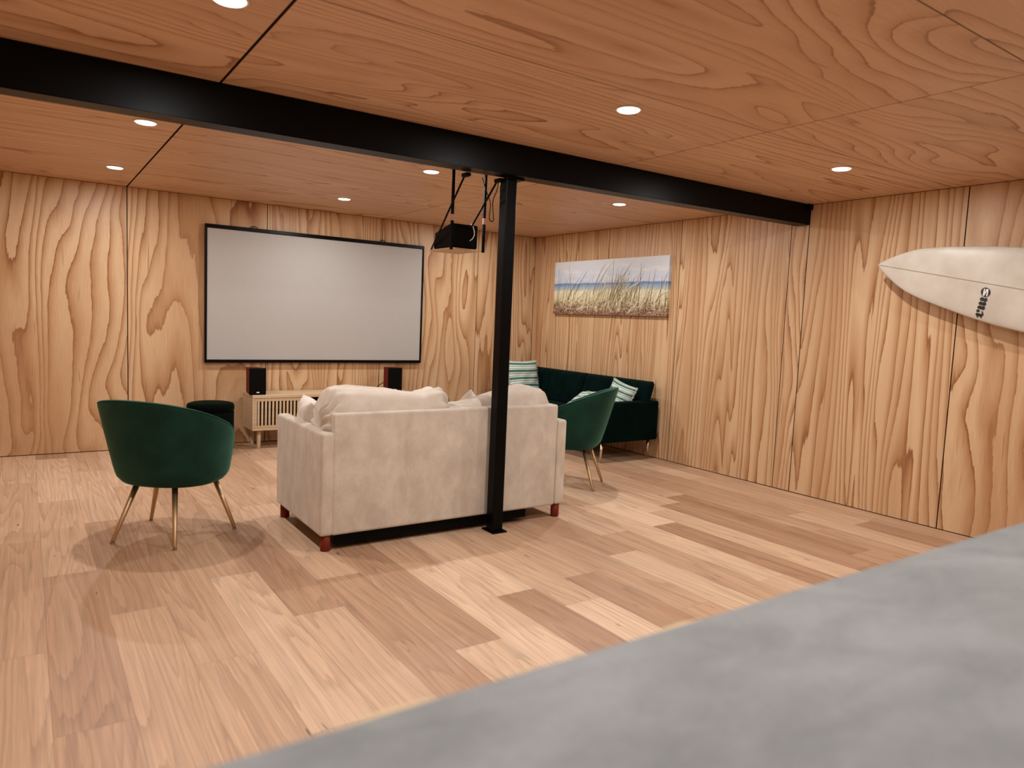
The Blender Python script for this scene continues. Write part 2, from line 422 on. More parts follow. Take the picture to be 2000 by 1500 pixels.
# ------------------------------------------------------------------ recessed downlights
pos_words = {
    (0, 0): 'round ceiling downlight nearest the back wall above the left armchair', (1, 0): 'round ceiling downlight in front of the projection screen',
    (2, 0): 'round ceiling downlight in the far corner above the green sofa, behind the post', (0, 1): 'round ceiling downlight just behind the black beam, left end',
    (1, 1): 'round ceiling downlight just behind the black beam beside the projector', (2, 1): 'round ceiling downlight behind the black beam near the beach canvas',
    (0, 2): 'round ceiling downlight in front of the beam at the top left of the photo', (1, 2): 'round ceiling downlight in front of the beam, middle of its row',
    (2, 2): 'round ceiling downlight in front of the beam nearest the right wall', (0, 3): 'round ceiling downlight over the left end of the counter',
    (1, 3): 'round ceiling downlight over the counter at the top right corner of the photo', (2, 3): 'round ceiling downlight over the counter near the surfboard wall'}
dl0 = None
for idx, (x, y) in enumerate(LAMP_XY):
    lab = pos_words[(idx % 3, idx // 3)]
    if dl0 is None:
        dl0 = thing('ceiling_downlight', lab, 'downlight', (x, y, H), 0, 'recessed ceiling downlights')
        bm = bmesh.new(); add_lathe(bm, [(0.053, 0.0), (0.062, 0.0), (0.063, -0.003), (0.058, -0.006), (0.053, -0.005), (0.053, 0.0)], 40)
        fin(bm, 'trim_ring', WHITE, dl0, True)
        bm = bmesh.new(); add_lathe(bm, [(0.0525, -0.001), (0.052, -0.004), (0.049, -0.009), (0.047, -0.0095), (0.0, -0.0095)], 40)
        fin(bm, 'lamp_lens', LENS, dl0, True)
        ld = bpy.data.lights.new('downlight_lamp', 'AREA'); ld.shape = 'DISK'; ld.size = 0.055; ld.energy = LAMP_W; ld.color = LAMP_COL
        lo = bpy.data.objects.new('lamp', ld); COL.objects.link(lo); lo.parent = dl0; lo.location = (0, 0, -0.0105)
    else:
        dup(dl0, (x, y, H), 0, lab)

# ------------------------------------------------------------------ projection screen on the back wall
SX0, SX1, SZ0, SZ1 = -3.785, -1.535, 0.787, 2.072
scr = thing('projection_screen', 'wide grey projection screen in a thin black frame on the back wall', 'screen', ((SX0+SX1)/2, 0, SZ0))
cx = (SX0+SX1)/2; hw = (SX1-SX0)/2; hh = SZ1-SZ0
bm = bmesh.new(); add_box(bm, -hw+0.015, hw-0.015, -0.034, -0.004, 0.015, hh-0.015)
fin(bm, 'screen_surface', SCREEN, scr)
for nm, b in (('frame_rail', (-hw, hw, hh-0.036, hh)), ('frame_rail', (-hw, hw, 0, 0.030)), ('frame_stile', (-hw, -hw+0.018, 0.03, hh-0.036)), ('frame_stile', (hw-0.018, hw, 0.03, hh-0.036))):
    bm = bmesh.new(); add_box(bm, b[0], b[1], -0.045, -0.001, b[2], b[3], 0.004)
    fin(bm, nm, BLACK_GLOSS, scr)
for hx in (-3.343, -2.02):
    bm = bmesh.new(); add_tube(bm, [(hx-cx+0.032*cos(a), -0.022, hh-0.004+0.022*sin(a)) for a in [pi*k/10 for k in range(11)]], 0.0035, 6)
    fin(bm, 'hanging_ring', BLACK, scr, True)

# ------------------------------------------------------------------ television cabinet
TX0, TX1, TY0, TY1 = -3.438, -1.80, -0.40, -0.03
tvc = thing('tv_cabinet', 'low pale oak media cabinet with slatted doors under the screen', 'cabinet', ((TX0+TX1)/2, (TY0+TY1)/2, 0))
hx, hy = (TX1-TX0)/2, (TY1-TY0)/2
bm = bmesh.new(); add_box(bm, -hx, hx, -hy, hy, 0.480, 0.510, 0.004); fin(bm, 'top_panel', OAK, tvc)
bm = bmesh.new(); add_box(bm, -hx, hx, -hy, hy, 0.176, 0.198, 0.003); fin(bm, 'bottom_panel', OAK, tvc)
for s in (-1, 1):
    bm = bmesh.new(); add_box(bm, min(s*hx, s*(hx-0.02)), max(s*hx, s*(hx-0.02)), -hy, hy, 0.1985, 0.4795, 0.001); fin(bm, 'side_panel', OAK, tvc)
    xin = s*(hx-0.535)
    bm = bmesh.new(); add_box(bm, xin-0.009, xin+0.009, -hy+0.004, hy-0.01, 0.1985, 0.4795); fin(bm, 'divider', OAK, tvc)
    # slatted door
    d0, d1 = sorted((s*(hx-0.022), s*(hx-0.525)))
    bm = bmesh.new()
    add_box(bm, d0, d1, -hy+0.004, -hy+0.018, 0.452, 0.478); add_box(bm, d0, d1, -hy+0.004, -hy+0.018, 0.200, 0.222)
    door = fin(bm, 'slatted_door', OAK, tvc)
    bm = bmesh.new(); add_box(bm, d0, d1, -hy+0.0185, -hy+0.022, 0.200, 0.478); fin(bm, 'slat_gap_shade', BLACK, door)  # black sheet added behind the slats to paint the interior shade in the gaps
    n = 15; pitch = (d1-d0)/n
    for k in range(n+1):
        xx = min(max(d0 + k*pitch, d0+0.009), d1-0.009)
        bm = bmesh.new(); add_box(bm, xx-0.009, xx+0.009, -hy+0.001, -hy+0.017, 0.2005, 0.4775, 0.002)
        fin(bm, 'slat', OAK, door)
    for sy in (-1, 1):
        bm = bmesh.new(); add_lathe(bm, [(0, 0), (0.016, 0), (0.017, 0.003), (0.021, 0.176), (0, 0.176)], 20, (s*(hx-0.075), sy*(hy-0.065)))
        fin(bm, 'leg', OAK, tvc, True)
bm = bmesh.new(); add_box(bm, -hx+0.02, hx-0.02, hy-0.012, hy-0.004, 0.1985, 0.4795); fin(bm, 'back_panel', BLACK, tvc)

# ------------------------------------------------------------------ bookshelf speakers
def speaker(loc, rz, label, cable):
    s = thing('bookshelf_speaker', label, 'speaker', loc, rz, 'pair of bookshelf speakers')
    bm = bmesh.new()
    c = []
    for z, t in ((0.006, 0.0), (0.245, -0.004)):
        c += [(-0.068, -0.085, z), (0.068, -0.085, z), (0.056, 0.10, z), (-0.056, 0.10, z)]
    add_hex(bm, c)
    bmesh.ops.bevel(bm, geom=bm.edges[:], offset=0.006, segments=3, affect='EDGES')
    fin(bm, 'enclosure', CHERRY, s)
    bm = bmesh.new(); add_box(bm, -0.076, 0.076, -0.112, -0.086, 0.0, 0.252, 0.011, 4); g = fin(bm, 'grille', BLACK, s)
    bm = bmesh.new(); add_lathe(bm, [(0, 0), (0.015, 0), (0.014, 0.002), (0, 0.0025)], 24)
    for v in bm.verts: v.co = Vector((v.co.x, -0.1122 - v.co.z, 0.024 + v.co.y*0.38))
    fin(bm, 'badge', WHITE, g)
    if cable:
        bm = bmesh.new(); add_tube(bm, [(-0.03, 0.1, 0.08), (-0.06, 0.125, 0.07), (-0.12, 0.14, 0.02), (-0.17, 0.13, 0.004), (-0.25, 0.10, 0.004)], 0.004, 6)
        fin(bm, 'speaker_cable', BLACK, s, True)
    return s
speaker((-3.385, -0.265, 0.510), 0, 'cherry red bookshelf speaker on the left end of the media cabinet', False)
speaker((-1.985, -0.265, 0.510), radians(-5), 'cherry red bookshelf speaker on the cabinet below the right end of the screen', True)

# ------------------------------------------------------------------ round ottomans
def ottoman(loc, label):
    s = thing('ottoman', label, 'ottoman', loc, 0, 'round velvet ottomans')
    bm = bmesh.new(); add_lathe(bm, [(0, 0.035), (0.185, 0.035), (0.196, 0.045), (0.197, 0.38), (0.190, 0.385), (0, 0.385)], 48)
    fin(bm, 'body', OTTO, s, True)
    bm = bmesh.new(); add_lathe(bm, [(0, 0.388), (0.190, 0.388), (0.199, 0.396), (0.199, 0.432), (0.190, 0.450), (0.165, 0.459), (0.10, 0.463), (0, 0.464)], 48)
    fin(bm, 'lid', OTTO, s, True)
    for k in range(4):
        a = pi/4 + k*pi/2
        bm = bmesh.new(); add_lathe(bm, [(0, 0), (0.012, 0), (0.017, 0.035), (0, 0.035)], 12, (0.155*cos(a), 0.155*sin(a)))
        fin(bm, 'foot', RED_WOOD, s, True)
ottoman((-3.805, -0.41, 0), 'round black-green velvet ottoman against the wall left of the media cabinet')
ottoman((-1.60, -0.42, 0), 'round black-green ottoman mostly hidden behind the beige sofa cushions')

# ------------------------------------------------------------------ cushions
def pillow_bm(w, h, t, seed, wr=0.006, pinch=0.07, n=28):
    """square scatter cushion in the xz plane, thickness along y, base at z=0; UV in 0..1"""
    bm = bmesh.new(); uvl = bm.loops.layers.uv.new('UVMap')
    off = Vector((seed*7.3, seed*3.1, 0))
    sides = []
    for sgn in (-1, 1):
        g = []
        for j in range(n+1):
            row = []
            for i in range(n+1):
                u, v = 2*i/n-1, 2*j/n-1
                x = w/2*u*(1-pinch*(1-v*v)); z = h/2*v*(1-pinch*(1-u*u))
                th = t/2*((1-abs(u)**2.6)*(1-abs(v)**2.6))**0.5
                d = noise.noise(Vector((u*2.4, v*2.4, sgn*2.0)) + off)*wr*2*(1-max(abs(u), abs(v))**4)
                row.append(bm.verts.new((x, sgn*(th + d), z + h/2)))
            g.append(row)
        for j in range(n):
            for i in range(n):
                f = bm.faces.new((g[j][i], g[j][i+1], g[j+1][i+1], g[j+1][i]))
                for lp, (a, b) in zip(f.loops, ((i, j), (i+1, j), (i+1, j+1), (i, j+1))): lp[uvl].uv = (a/n, b/n)
        sides.append(g)
    bmesh.ops.remove_doubles(bm, verts=bm.verts[:], dist=1e-5)
    return bm
def stripe_mat():
    m, nt, b = new_mat('green_striped_linen'); N = NT(nt)
    uv = N.n('ShaderNodeUVMap', uv_map='UVMap').outputs[0]
    sp = N.n('ShaderNodeSeparateXYZ'); N.link(uv, sp.inputs[0])
    fr = N.math('FRACT', N.math('MULTIPLY', sp.outputs[1], 5.0))
    W_, G_, D_ = (0.60, 0.68, 0.62), (0.06, 0.17, 0.13), (0.012, 0.05, 0.042)
    col = N.ramp(fr, [(0.0, W_), (0.17, D_), (0.24, W_), (0.40, G_), (0.66, D_), (0.71, W_), (0.84, D_), (0.90, W_)], 'CONSTANT')
    N.link(col, b.inputs['Base Color']); b.inputs['Roughness'].default_value = 0.9; b.inputs['Specular IOR Level'].default_value = 0.1
    return m
STRIPE = stripe_mat()
FRINGE = plain('fringe_yarn', (0.45, 0.50, 0.45), 0.9, 0, 0.1)
def scatter(name, mat, w, h, t, seed, M, label, fringe=False, wr=0.006):
    o = thing(name, label, 'cushion'); o.matrix_world = M
    bm = pillow_bm(w, h, t, seed, wr)
    fin(bm, 'cover', mat, o, True)
    if fringe:
        r = random.Random(seed)
        for sx in (-1, 1):
            bm = bmesh.new()
            add_tube(bm, [(sx*w/2*(1-0.07*(1-(q/10-1)**2)), 0, h/2*(q/10-1)*0.98 + h/2) for q in range(21)], 0.004, 6)
            for k in range(34):
                v = -1 + 2*k/33
                x = sx*w/2*(1-0.07*(1-v*v)); z = h/2*v + h/2
                add_tube(bm, [(x-sx*0.004, 0, z), (x + sx*0.010, r.uniform(-0.004, 0.004), z + r.uniform(-0.006, 0.006)), (x + sx*0.017, r.uniform(-0.006, 0.006), z+r.uniform(-0.010, 0.008))], 0.0028, 5)
            fin(bm, 'fringe', FRINGE, o, True)
    return o
def block_bm(x0, x1, y0, y1, z0, z1, e, seed, topf=None, wr=0.006, nu=72, nv=44, pucker=0.0):
    """soft box cushion: superellipsoid with wrinkles; long axis x"""
    bm = bmesh.new(); off = Vector((seed*5.7, seed*2.3, seed))
    def sg(c, p): return math.copysign(abs(c)**p, c)
    cx_, cy_, cz_ = (x0+x1)/2, (y0+y1)/2, (z0+z1)/2
    rows = []
    for j in range(nv+1):
        th = pi*j/nv
        row = []
        for i in range(nu):
            ph = 2*pi*i/nu
            # pole axis along x so that the ends gather
            x = sg(cos(th), e); r_ = sg(sin(th), e)
            y = r_*sg(cos(ph), 0.62); z = r_*sg(sin(ph), 0.62)
            p = Vector((x, y, z))
            d = noise.noise(Vector((x*2.2, y*1.2, z*1.6)) + off)*wr*2.0 + (0.5-abs(noise.noise(Vector((x*5.5, y*2.0, z*2.4)) - off)))*wr*0.7
            if pucker:
                d += pucker*abs(x)**6*sin(ph*15 + 2.0*noise.noise(Vector((x*3, ph, 0))+off))*min(1, r_*1.4)
            q = Vector((cx_ + p.x*(x1-x0)/2, cy_ + p.y*(y1-y0)/2, cz_ + p.z*(z1-z0)/2))
            nn = Vector((p.x*0.6, p.y, p.z)); nn = nn.normalized() if nn.length > 1e-6 else Vector((1, 0, 0))
            q += nn*d
            if topf and z > -0.2:
                q.z += topf(q.x)*min(1, (z+0.2)/0.9)
            row.append(bm.verts.new(q))
            if j in (0, nv): break
        rows.append(row)
    for A, B in zip(rows, rows[1:]):
        for k in range(nu):
            a, b, c, d = A[k % len(A)], A[(k+1) % len(A)], B[(k+1) % len(B)], B[k % len(B)]
            l = []
            for v in (a, b, c, d):
                if v not in l: l.append(v)
            if len(l) >= 3: bm.faces.new(l)
    return bm

# ------------------------------------------------------------------ beige sofa seen from behind
SFX0, SFX1, SFY0, SFY1 = -3.862, -2.178, -3.462, -2.640
sofa = thing('sofa', 'two seat beige suede sofa seen from behind in the middle of the floor', 'sofa', ((SFX0+SFX1)/2, (SFY0+SFY1)/2, 0))
def world_part(bm, root):
    M = Matrix.Translation(-Vector(root.location))
    bmesh.ops.transform(bm, matrix=M, verts=bm.verts[:])
    return bm
def interp(tab):
    def f(x):
        if x <= tab[0][0]: return tab[0][1]
        for (a, b), (c, d) in zip(tab, tab[1:]):
            if x <= c:
                t = (x-a)/(c-a); t = t*t*(3-2*t)
                return b + (d-b)*t
        return tab[-1][1]
    return f
def soft_panel(bm, x0, x1, y0, y1, z0, z1, r, amp=0.002, seed=0, cuts=8):
    vs0 = add_box(bm, x0, x1, y0, y1, z0, z1, r, 3)
    return vs0
AT = 0.078
bm = bmesh.new(); soft_panel(bm, SFX0+AT-0.012, SFX1-AT-0.004, SFY0, SFY0+0.13, 0.088, 0.764, 0.014)
fin(world_part(bm, sofa), 'back_panel', BEIGE, sofa, False)
for s in (-1, 1):
    xo = SFX0 if s < 0 else SFX1
    x0, x1 = (xo, xo+AT) if s < 0 else (xo-AT, xo)
    bm = bmesh.new(); soft_panel(bm, x0, x1, SFY0+0.001, SFY1, 0.088, 0.660, 0.018)
    # cut the arm so it tucks under the back panel overlap
    fin(world_part(bm, sofa), 'arm', BEIGE, sofa, False)
bm = bmesh.new(); add_box(bm, SFX0+AT+0.001, SFX1-AT-0.001, SFY0+0.131, SFY1+0.01, 0.10, 0.30, 0.012); fin(world_part(bm, sofa), 'seat_base', BEIGE, sofa)
bm = bmesh.new(); add_box(bm, SFX0+0.09, SFX1-0.30, SFY0+0.022, SFY1-0.06, 0.030, 0.0875); fin(world_part(bm, sofa), 'underside_shade_box', BLACK, sofa)  # black box added to stand in for the deep shade under the sofa
mid = (SFX0+SFX1)/2
for a, b, sd in ((SFX0+AT+0.004, mid-0.003, 3), (mid+0.003, SFX1-AT-0.004, 4)):
    bm = bmesh.new(); add_box(bm, a, b, SFY0+0.135, SFY1+0.02, 0.302, 0.45, 0.035, 4)
    fin(world_part(bm, sofa), 'seat_cushion', BEIGE_CUSHION, sofa, True)
topL = interp([(-3.80, -0.06), (-3.74, 0.0), (-3.60, -0.004), (-3.42, -0.02), (-3.32, -0.04), (-3.25, -0.052), (-3.16, -0.028), (-3.08, -0.012), (-3.04, -0.03)])
bm = block_bm(-3.805, -3.045, -3.425, -3.11, 0.44, 0.892, 0.23, 3, topL, 0.014, pucker=0.020)
fin(world_part(bm, sofa), 'back_cushion', BEIGE_CUSHION, sofa, True)
topR = interp([(-3.0, -0.085), (-2.88, -0.082), (-2.74, -0.068), (-2.62, -0.04), (-2.52, -0.014), (-2.42, 0.004), (-2.33, -0.01), (-2.27, -0.06)])
bm = block_bm(-3.03, -2.262, -3.41, -3.12, 0.44, 0.872, 0.25, 9, topR, 0.014, pucker=0.014)
fin(world_part(bm, sofa), 'back_cushion', BEIGE_CUSHION, sofa, True)
for fx in (SFX0+0.045, SFX1-0.045):
    for fy in (SFY0+0.038, SFY1-0.045):
        bm = bmesh.new(); add_lathe(bm, [(0, 0), (0.025, 0), (0.028, 0.004), (0.028, 0.0875), (0, 0.0875)], 24, (fx, fy))
        o = fin(world_part(bm, sofa), 'leg', RED_WOOD, sofa, True); o['label'] = 'short round red-brown timber leg'

def pose(loc, rz, tilt=0.0, roll=0.0):
    return Matrix.Translation(loc) @ Matrix.Rotation(rz, 4, 'Z') @ Matrix.Rotation(tilt, 4, 'X') @ Matrix.Rotation(roll, 4, 'Y')
scatter('throw_pillow', CREAM, 0.42, 0.34, 0.17, 5, pose((-3.655, -2.885, 0.452), radians(78), radians(-16)), 'pale cream scatter cushion leaning on the left arm of the beige sofa', wr=0.012)
scatter('throw_pillow', CREAM, 0.31, 0.31, 0.12, 6, Matrix.Translation((-2.70, -3.03, 0.628)) @ Matrix.Rotation(radians(12), 4, 'X') @ Matrix.Rotation(radians(42), 4, 'Y') @ Matrix.Translation((0, 0, -0.155)), 'cream scatter cushion whose corner shows above the sagging right sofa cushion', wr=0.008)

# ------------------------------------------------------------------ green tub chairs
def tub_chair(loc, rz, label):
    c = thing('tub_chair', label, 'armchair', loc, rz, 'green velvet tub chairs')
    ZB, ZT = 0.326, 0.810
    TM = radians(150)
    NT_, NV = 72, 14
    def rim(th):
        u = min(1.0, abs(th)/TM)
        return ZB + 0.03 + (ZT-ZB-0.03)*max(0.0, 1-u**1.95)**0.76
    def rad(th, z, inset=0.0):
        h = max(0.0, (z-ZB)/(ZT-ZB))
        base = 1 - 0.07*max(0.0, 1-h*10)**2
        ax = (0.284 + 0.078*h**0.9)*base - inset
        back = (0.235 + 0.135*h**0.9)*base - inset
        front = (0.305 + 0.03*h)*base - inset
        cy_ = cos(th)
        b = back if cy_ > 0 else front
        e = 0.9
        sx = math.copysign(abs(sin(th))**e, sin(th)); sy = math.copysign(abs(cy_)**e, cy_)
        return Vector((ax*sx, -b*sy, z))
    T = 0.042
    bm = bmesh.new(); rows = []
    for i in range(NT_+1):
        th = -TM + 2*TM*i/NT_
        zr = rim(th); col = []
        zin = min(0.36, zr-0.02)
        for k in range(NV+1):                      # outside going up
            z = ZB + (zr-T/2-ZB)*(k/NV)
            col.append(rad(th, z))
        for k in range(1, 6):                      # rolled rim
            a = pi*k/6
            z = zr - T/2 + T/2*sin(a)
            col.append(rad(th, z, T/2*(1-cos(a))))
        for k in range(NV+1):                      # inside going down
            z = (zr-T/2) + (zin-(zr-T/2))*(k/NV)
            col.append(rad(th, z, T))
        rows.append([bm.verts.new(p) for p in col])
    for A, B in zip(rows, rows[1:]):
        for k in range(len(A)-1):
            bm.faces.new((A[k], A[k+1], B[k+1], B[k]))
    bm.faces.new(rows[0]); bm.faces.new(rows[-1][::-1])
    shell = fin(bm, 'back_shell', VELVET, c, True)
    # piping along the outside of the rim
    bm = bmesh.new()
    add_tube(bm, [rad(-TM+2*TM*i/60, rim(-TM+2*TM*i/60)-T/2*0.25, T*0.12) for i in range(61)], 0.0045, 6)
    fin(bm, 'piping', VELVET, shell, True)
    # seat
    bm = bmesh.new(); n = 48; rings = []
    for z, ins in ((ZB-0.004, 0.12), (ZB-0.004, 0.030), (ZB+0.008, 0.022), (ZB+0.02, 0.03), (0.40, 0.040), (0.425, 0.052), (0.44, 0.075), (0.447, 0.12), (0.448, 0.2)):
        rings.append([bm.verts.new(Vector((*(rad(-pi+2*pi*k/n, max(min(z, 0.40), ZB+0.03), ins).xy), z)) ) for k in range(n)])
    for A, B in zip(rings, rings[1:]):
        for k in range(n): bm.faces.new((A[k], A[(k+1) % n], B[(k+1) % n], B[k]))
    bm.faces.new(rings[0][::-1]); bm.faces.new(rings[-1])
    fin(bm, 'seat', VELVET, c, True)
    for fx, fy, tx, ty in ((-0.188, -0.245, -0.112, -0.135), (0.188, -0.245, 0.112, -0.135), (-0.275, 0.19, -0.175, 0.13), (0.275, 0.19, 0.175, 0.13)):
        bm = bmesh.new(); add_tube(bm, [(fx, fy, 0.006), (fx+(tx-fx)*0.03, fy+(ty-fy)*0.03, 0.02), (tx, ty, ZB+0.002)], [0.0095, 0.0105, 0.0165], 16)
        leg = fin(bm, 'leg', GOLD, c, True); leg['label'] = 'thin splayed gold metal leg'
        bm = bmesh.new(); add_lathe(bm, [(0, 0), (0.011, 0), (0.012, 0.004), (0.0105, 0.008), (0, 0.008)], 16, (fx, fy))
        fin(bm, 'glide', CHROME, leg, True)
    return c
chair_a = tub_chair((-4.482, -2.755, 0), radians(-44), 'dark green velvet tub chair with gold legs standing alone left of the beige sofa')
dup(chair_a, (-1.525, -2.70, 0), radians(38), 'dark green velvet tub chair between the beige sofa and the green sofa')

# ------------------------------------------------------------------ dark green sofa bed by the right wall
GY0, GY1 = -2.235, -0.30
gs = thing('sofa_bed', 'dark green velvet channel-back sofa along the right wall', 'sofa', (-0.38, (GY0+GY1)/2, 0))
L0 = Vector(gs.location)
def gpart(bm, nm, mat, smooth=False, parent=None):
    bmesh.ops.transform(bm, matrix=Matrix.Translation(-L0), verts=bm.verts[:])
    return fin(bm, nm, mat, parent or gs, smooth)
for ya, yb in ((GY0, GY0+0.10), (GY1-0.10, GY1)):
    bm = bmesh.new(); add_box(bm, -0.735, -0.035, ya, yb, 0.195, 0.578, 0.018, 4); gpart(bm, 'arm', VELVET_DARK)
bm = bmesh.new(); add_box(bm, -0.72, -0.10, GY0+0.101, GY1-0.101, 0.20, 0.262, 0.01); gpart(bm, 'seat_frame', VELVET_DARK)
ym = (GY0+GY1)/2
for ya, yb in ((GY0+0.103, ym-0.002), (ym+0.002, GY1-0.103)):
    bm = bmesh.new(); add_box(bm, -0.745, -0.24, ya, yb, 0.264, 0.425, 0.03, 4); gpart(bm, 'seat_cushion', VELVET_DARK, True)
def channel_back(ya, yb, nch, zt=0.768):
    """leaning backrest with vertical channels; front face scalloped"""
    bm = bmesh.new(); ny, nz = nch*10, 16
    g = []
    for side in (0, 1):
        grid = []
        for j in range(nz+1):
            row = []
            for i in range(ny+1):
                t = i/ny; s = j/nz
                y = ya + (yb-ya)*t
                z = 0.43 + (zt-0.43)*s
                xc = -0.235 + 0.105*s                      # leans to the wall
                ed = min(1.0, min(t, 1-t)*(yb-ya)/0.05); ez = min(1.0, min(s+0.2, 1-s)*(zt-0.43)/0.05)
                rr = sqrt(max(0.0, 1-(1-ed)**2))*sqrt(max(0.0, 1-(1-ez)**2))
                ch = abs(sin(pi*t*nch))**0.5
                th = 0.055*rr*(0.82+0.18*ch if side == 0 else 1.0)
                row.append(bm.verts.new((xc - th if side == 0 else xc + th, y, z)))
            grid.append(row)
        for j in range(nz):
            for i in range(ny): bm.faces.new((grid[j][i], grid[j][i+1], grid[j+1][i+1], grid[j+1][i]))
        g.append(grid)
    A, B = g
    for j in range(nz):
        for i in (0, ny): bm.faces.new((A[j][i], A[j+1][i], B[j+1][i], B[j][i]))
    for i in range(ny):
        for j in (0, nz): bm.faces.new((A[j][i], A[j][i+1], B[j][i+1], B[j][i]))
    bmesh.ops.remove_doubles(bm, verts=bm.verts[:], dist=1e-5)
    return bm
for ya, yb in ((GY0, ym-0.002), (ym+0.002, GY1)):
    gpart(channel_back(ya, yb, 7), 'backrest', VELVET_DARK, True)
for x, y in ((-0.69, GY0+0.075), (-0.075, GY0+0.085), (-0.69, GY1-0.075), (-0.075, GY1-0.085)):
    bm = bmesh.new(); add_tube(bm, [(x-0.012 if x < -0.3 else x+0.002, y, 0), (x, y, 0.197)], [0.007, 0.016], 14)
    o = gpart(bm, 'leg', PALE_METAL, True); o['label'] = 'slim tapered pale brass leg'

scatter('striped_cushion', STRIPE, 0.47, 0.44, 0.13, 11, pose((-0.475, -0.60, 0.427), radians(8), radians(-14)), 'green and white striped fringed cushion at the far end of the green sofa', True)
scatter('striped_cushion', STRIPE, 0.31, 0.31, 0.13, 12, pose((-0.54, -1.65, 0.480), radians(-74), radians(-72), radians(-5)), 'striped cushion mostly hidden behind the right tub chair backrest', True)
scatter('striped_cushion', STRIPE, 0.32, 0.32, 0.13, 13, pose((-0.365, -1.945, 0.435), radians(-86), radians(-14), radians(13)), 'striped cushion standing against the near arm of the green sofa', True)

# ------------------------------------------------------------------ beach picture on the right wall
def canvas():
    y0, y1, z0, z1 = -0.462, -2.256, 1.402, 1.995
    w, h = y0-y1, z1-z0
    c = thing('canvas_print', 'wide unframed beach grass picture hung on the right wall', 'picture', (0, (y0+y1)/2, z0))
    m, nt, b = new_mat('beach_print'); N = NT(nt)
    uv = N.n('ShaderNodeUVMap', uv_map='UVMap').outputs[0]
    sp = N.n('ShaderNodeSeparateXYZ'); N.link(uv, sp.inputs[0])
    wv = N.noise(N.scale(uv, (9, 3, 1)), 1.0, 3.0)
    v = N.math('ADD', sp.outputs[1], N.math('MULTIPLY', N.math('SUBTRACT', wv, 0.5), 0.05))
    col = N.ramp(v, [(0.0, (0.24, 0.13, 0.08)), (0.10, (0.45, 0.30, 0.18)), (0.22, (0.70, 0.62, 0.38)), (0.43, (0.72, 0.70, 0.50)), (0.47, (0.42, 0.50, 0.52)), (0.52, (0.26, 0.40, 0.55)),
                     (0.575, (0.13, 0.22, 0.44)), (0.59, (0.52, 0.60, 0.72)), (0.75, (0.58, 0.65, 0.75)), (1.0, (0.68, 0.72, 0.76))])
    cl = N.noise(N.scale(uv, (5, 7, 1)), 1.0, 4.0, 0.6)
    msk = N.math('MULTIPLY', N.ramp(v, [(0.59, (0,)*3), (0.63, (1,)*3)]), N.ramp(cl, [(0.48, (0,)*3), (0.7, (0.8,)*3)]))
    col = N.mix(msk, col, (0.78, 0.77, 0.76))
    gr = N.noise(N.scale(uv, (60, 25, 1)), 1.0, 3.0, 0.7)
    low = N.ramp(v, [(0.20, (1,)*3), (0.33, (0,)*3)])
    col = N.mix(N.math('MULTIPLY', low, N.ramp(gr, [(0.46, (0,)*3), (0.56, (0.85,)*3)])), col, (0.13, 0.055, 0.035))
    N.link(col, b.inputs['Base Color']); b.inputs['Roughness'].default_value = 0.6; b.inputs['Specular IOR Level'].default_value = 0.25
    bm = bmesh.new(); uvl = bm.loops.layers.uv.new('UVMap')
    D = 0.036
    add_hex(bm, [(-D, w/2, 0), (-D, -w/2, 0), (-0.001, -w/2, 0), (-0.001, w/2, 0), (-D, w/2, h), (-D, -w/2, h), (-0.001, -w/2, h), (-0.001, w/2, h)])
    for f in bm.faces:
        for lp in f.loops: lp[uvl].uv = ((w/2-lp.vert.co.y)/w, lp.vert.co.z/h)
    body = fin(bm, 'canvas_body', m, c)
    # printed grass: flat curved strokes lying on the face
    r = random.Random(21)
    bm = bmesh.new(); cl_ = bm.loops.layers.float_color.new('ink')
    pal = [(0.50, 0.43, 0.23), (0.26, 0.19, 0.09), (0.62, 0.56, 0.36), (0.11, 0.06, 0.03), (0.38, 0.33, 0.22), (0.70, 0.67, 0.52)]
    lvl = [0]
    def stroke(u, v, ang, ln, bend, wd, colr):
        lvl[0] += 1; x = -D - 0.0004 - 0.0000012*lvl[0]
        n = 7; pts = []
        a = ang
        for k in range(n+1):
            pts.append((u, v)); u += ln/n*cos(a); v += ln/n*sin(a); a += bend/n
        L, R = [], []
        for k, (pu, pv) in enumerate(pts):
            q = pts[min(k+1, n)]; p = pts[max(k-1, 0)]
            t = Vector((q[0]-p[0], q[1]-p[1])).normalized(); nn = Vector((-t.y, t.x))*wd*(1-(k/n)**1.5*0.85)/2
            def cl(P): return (x, w/2-min(max(P[0], 0.002), w-0.002), min(max(P[1], 0.002), h-0.002))
            L.append(bm.verts.new(cl((pu+nn.x, pv+nn.y)))); R.append(bm.verts.new(cl((pu-nn.x, pv-nn.y))))
        for k in range(n):
            f = bm.faces.new((L[k], R[k], R[k+1], L[k+1]))
            for lp in f.loops: lp[cl_] = (*colr, 1)
    def clump(u): return 0.5 + 0.5*math.exp(-((u-1.05)/0.33)**2)
    for k in range(620):                       # tangle at the foot of the dune
        u = r.uniform(0.0, w); hi = 0.13*clump(u) + 0.03
        stroke(u, r.uniform(0.005, hi), r.uniform(-0.5, pi+0.5), r.uniform(0.03, 0.10), r.uniform(-1, 1), r.uniform(0.003, 0.007), r.choice(((0.13, 0.055, 0.035), (0.22, 0.10, 0.06), (0.07, 0.025, 0.02), (0.50, 0.40, 0.27), (0.58, 0.50, 0.36))))
    for k in range(260):
        u = r.gauss(1.02, 0.20) if k % 2 else r.uniform(0.02, w-0.02)
        ln = r.uniform(0.16, 0.42) if k % 2 else r.uniform(0.12, 0.36)
        a = pi/2 - r.gauss(0.22, 0.30)
        stroke(u, r.uniform(0.03, 0.16), a, ln, -r.gauss(0.35, 0.45), r.uniform(0.004, 0.009), r.choice(pal))
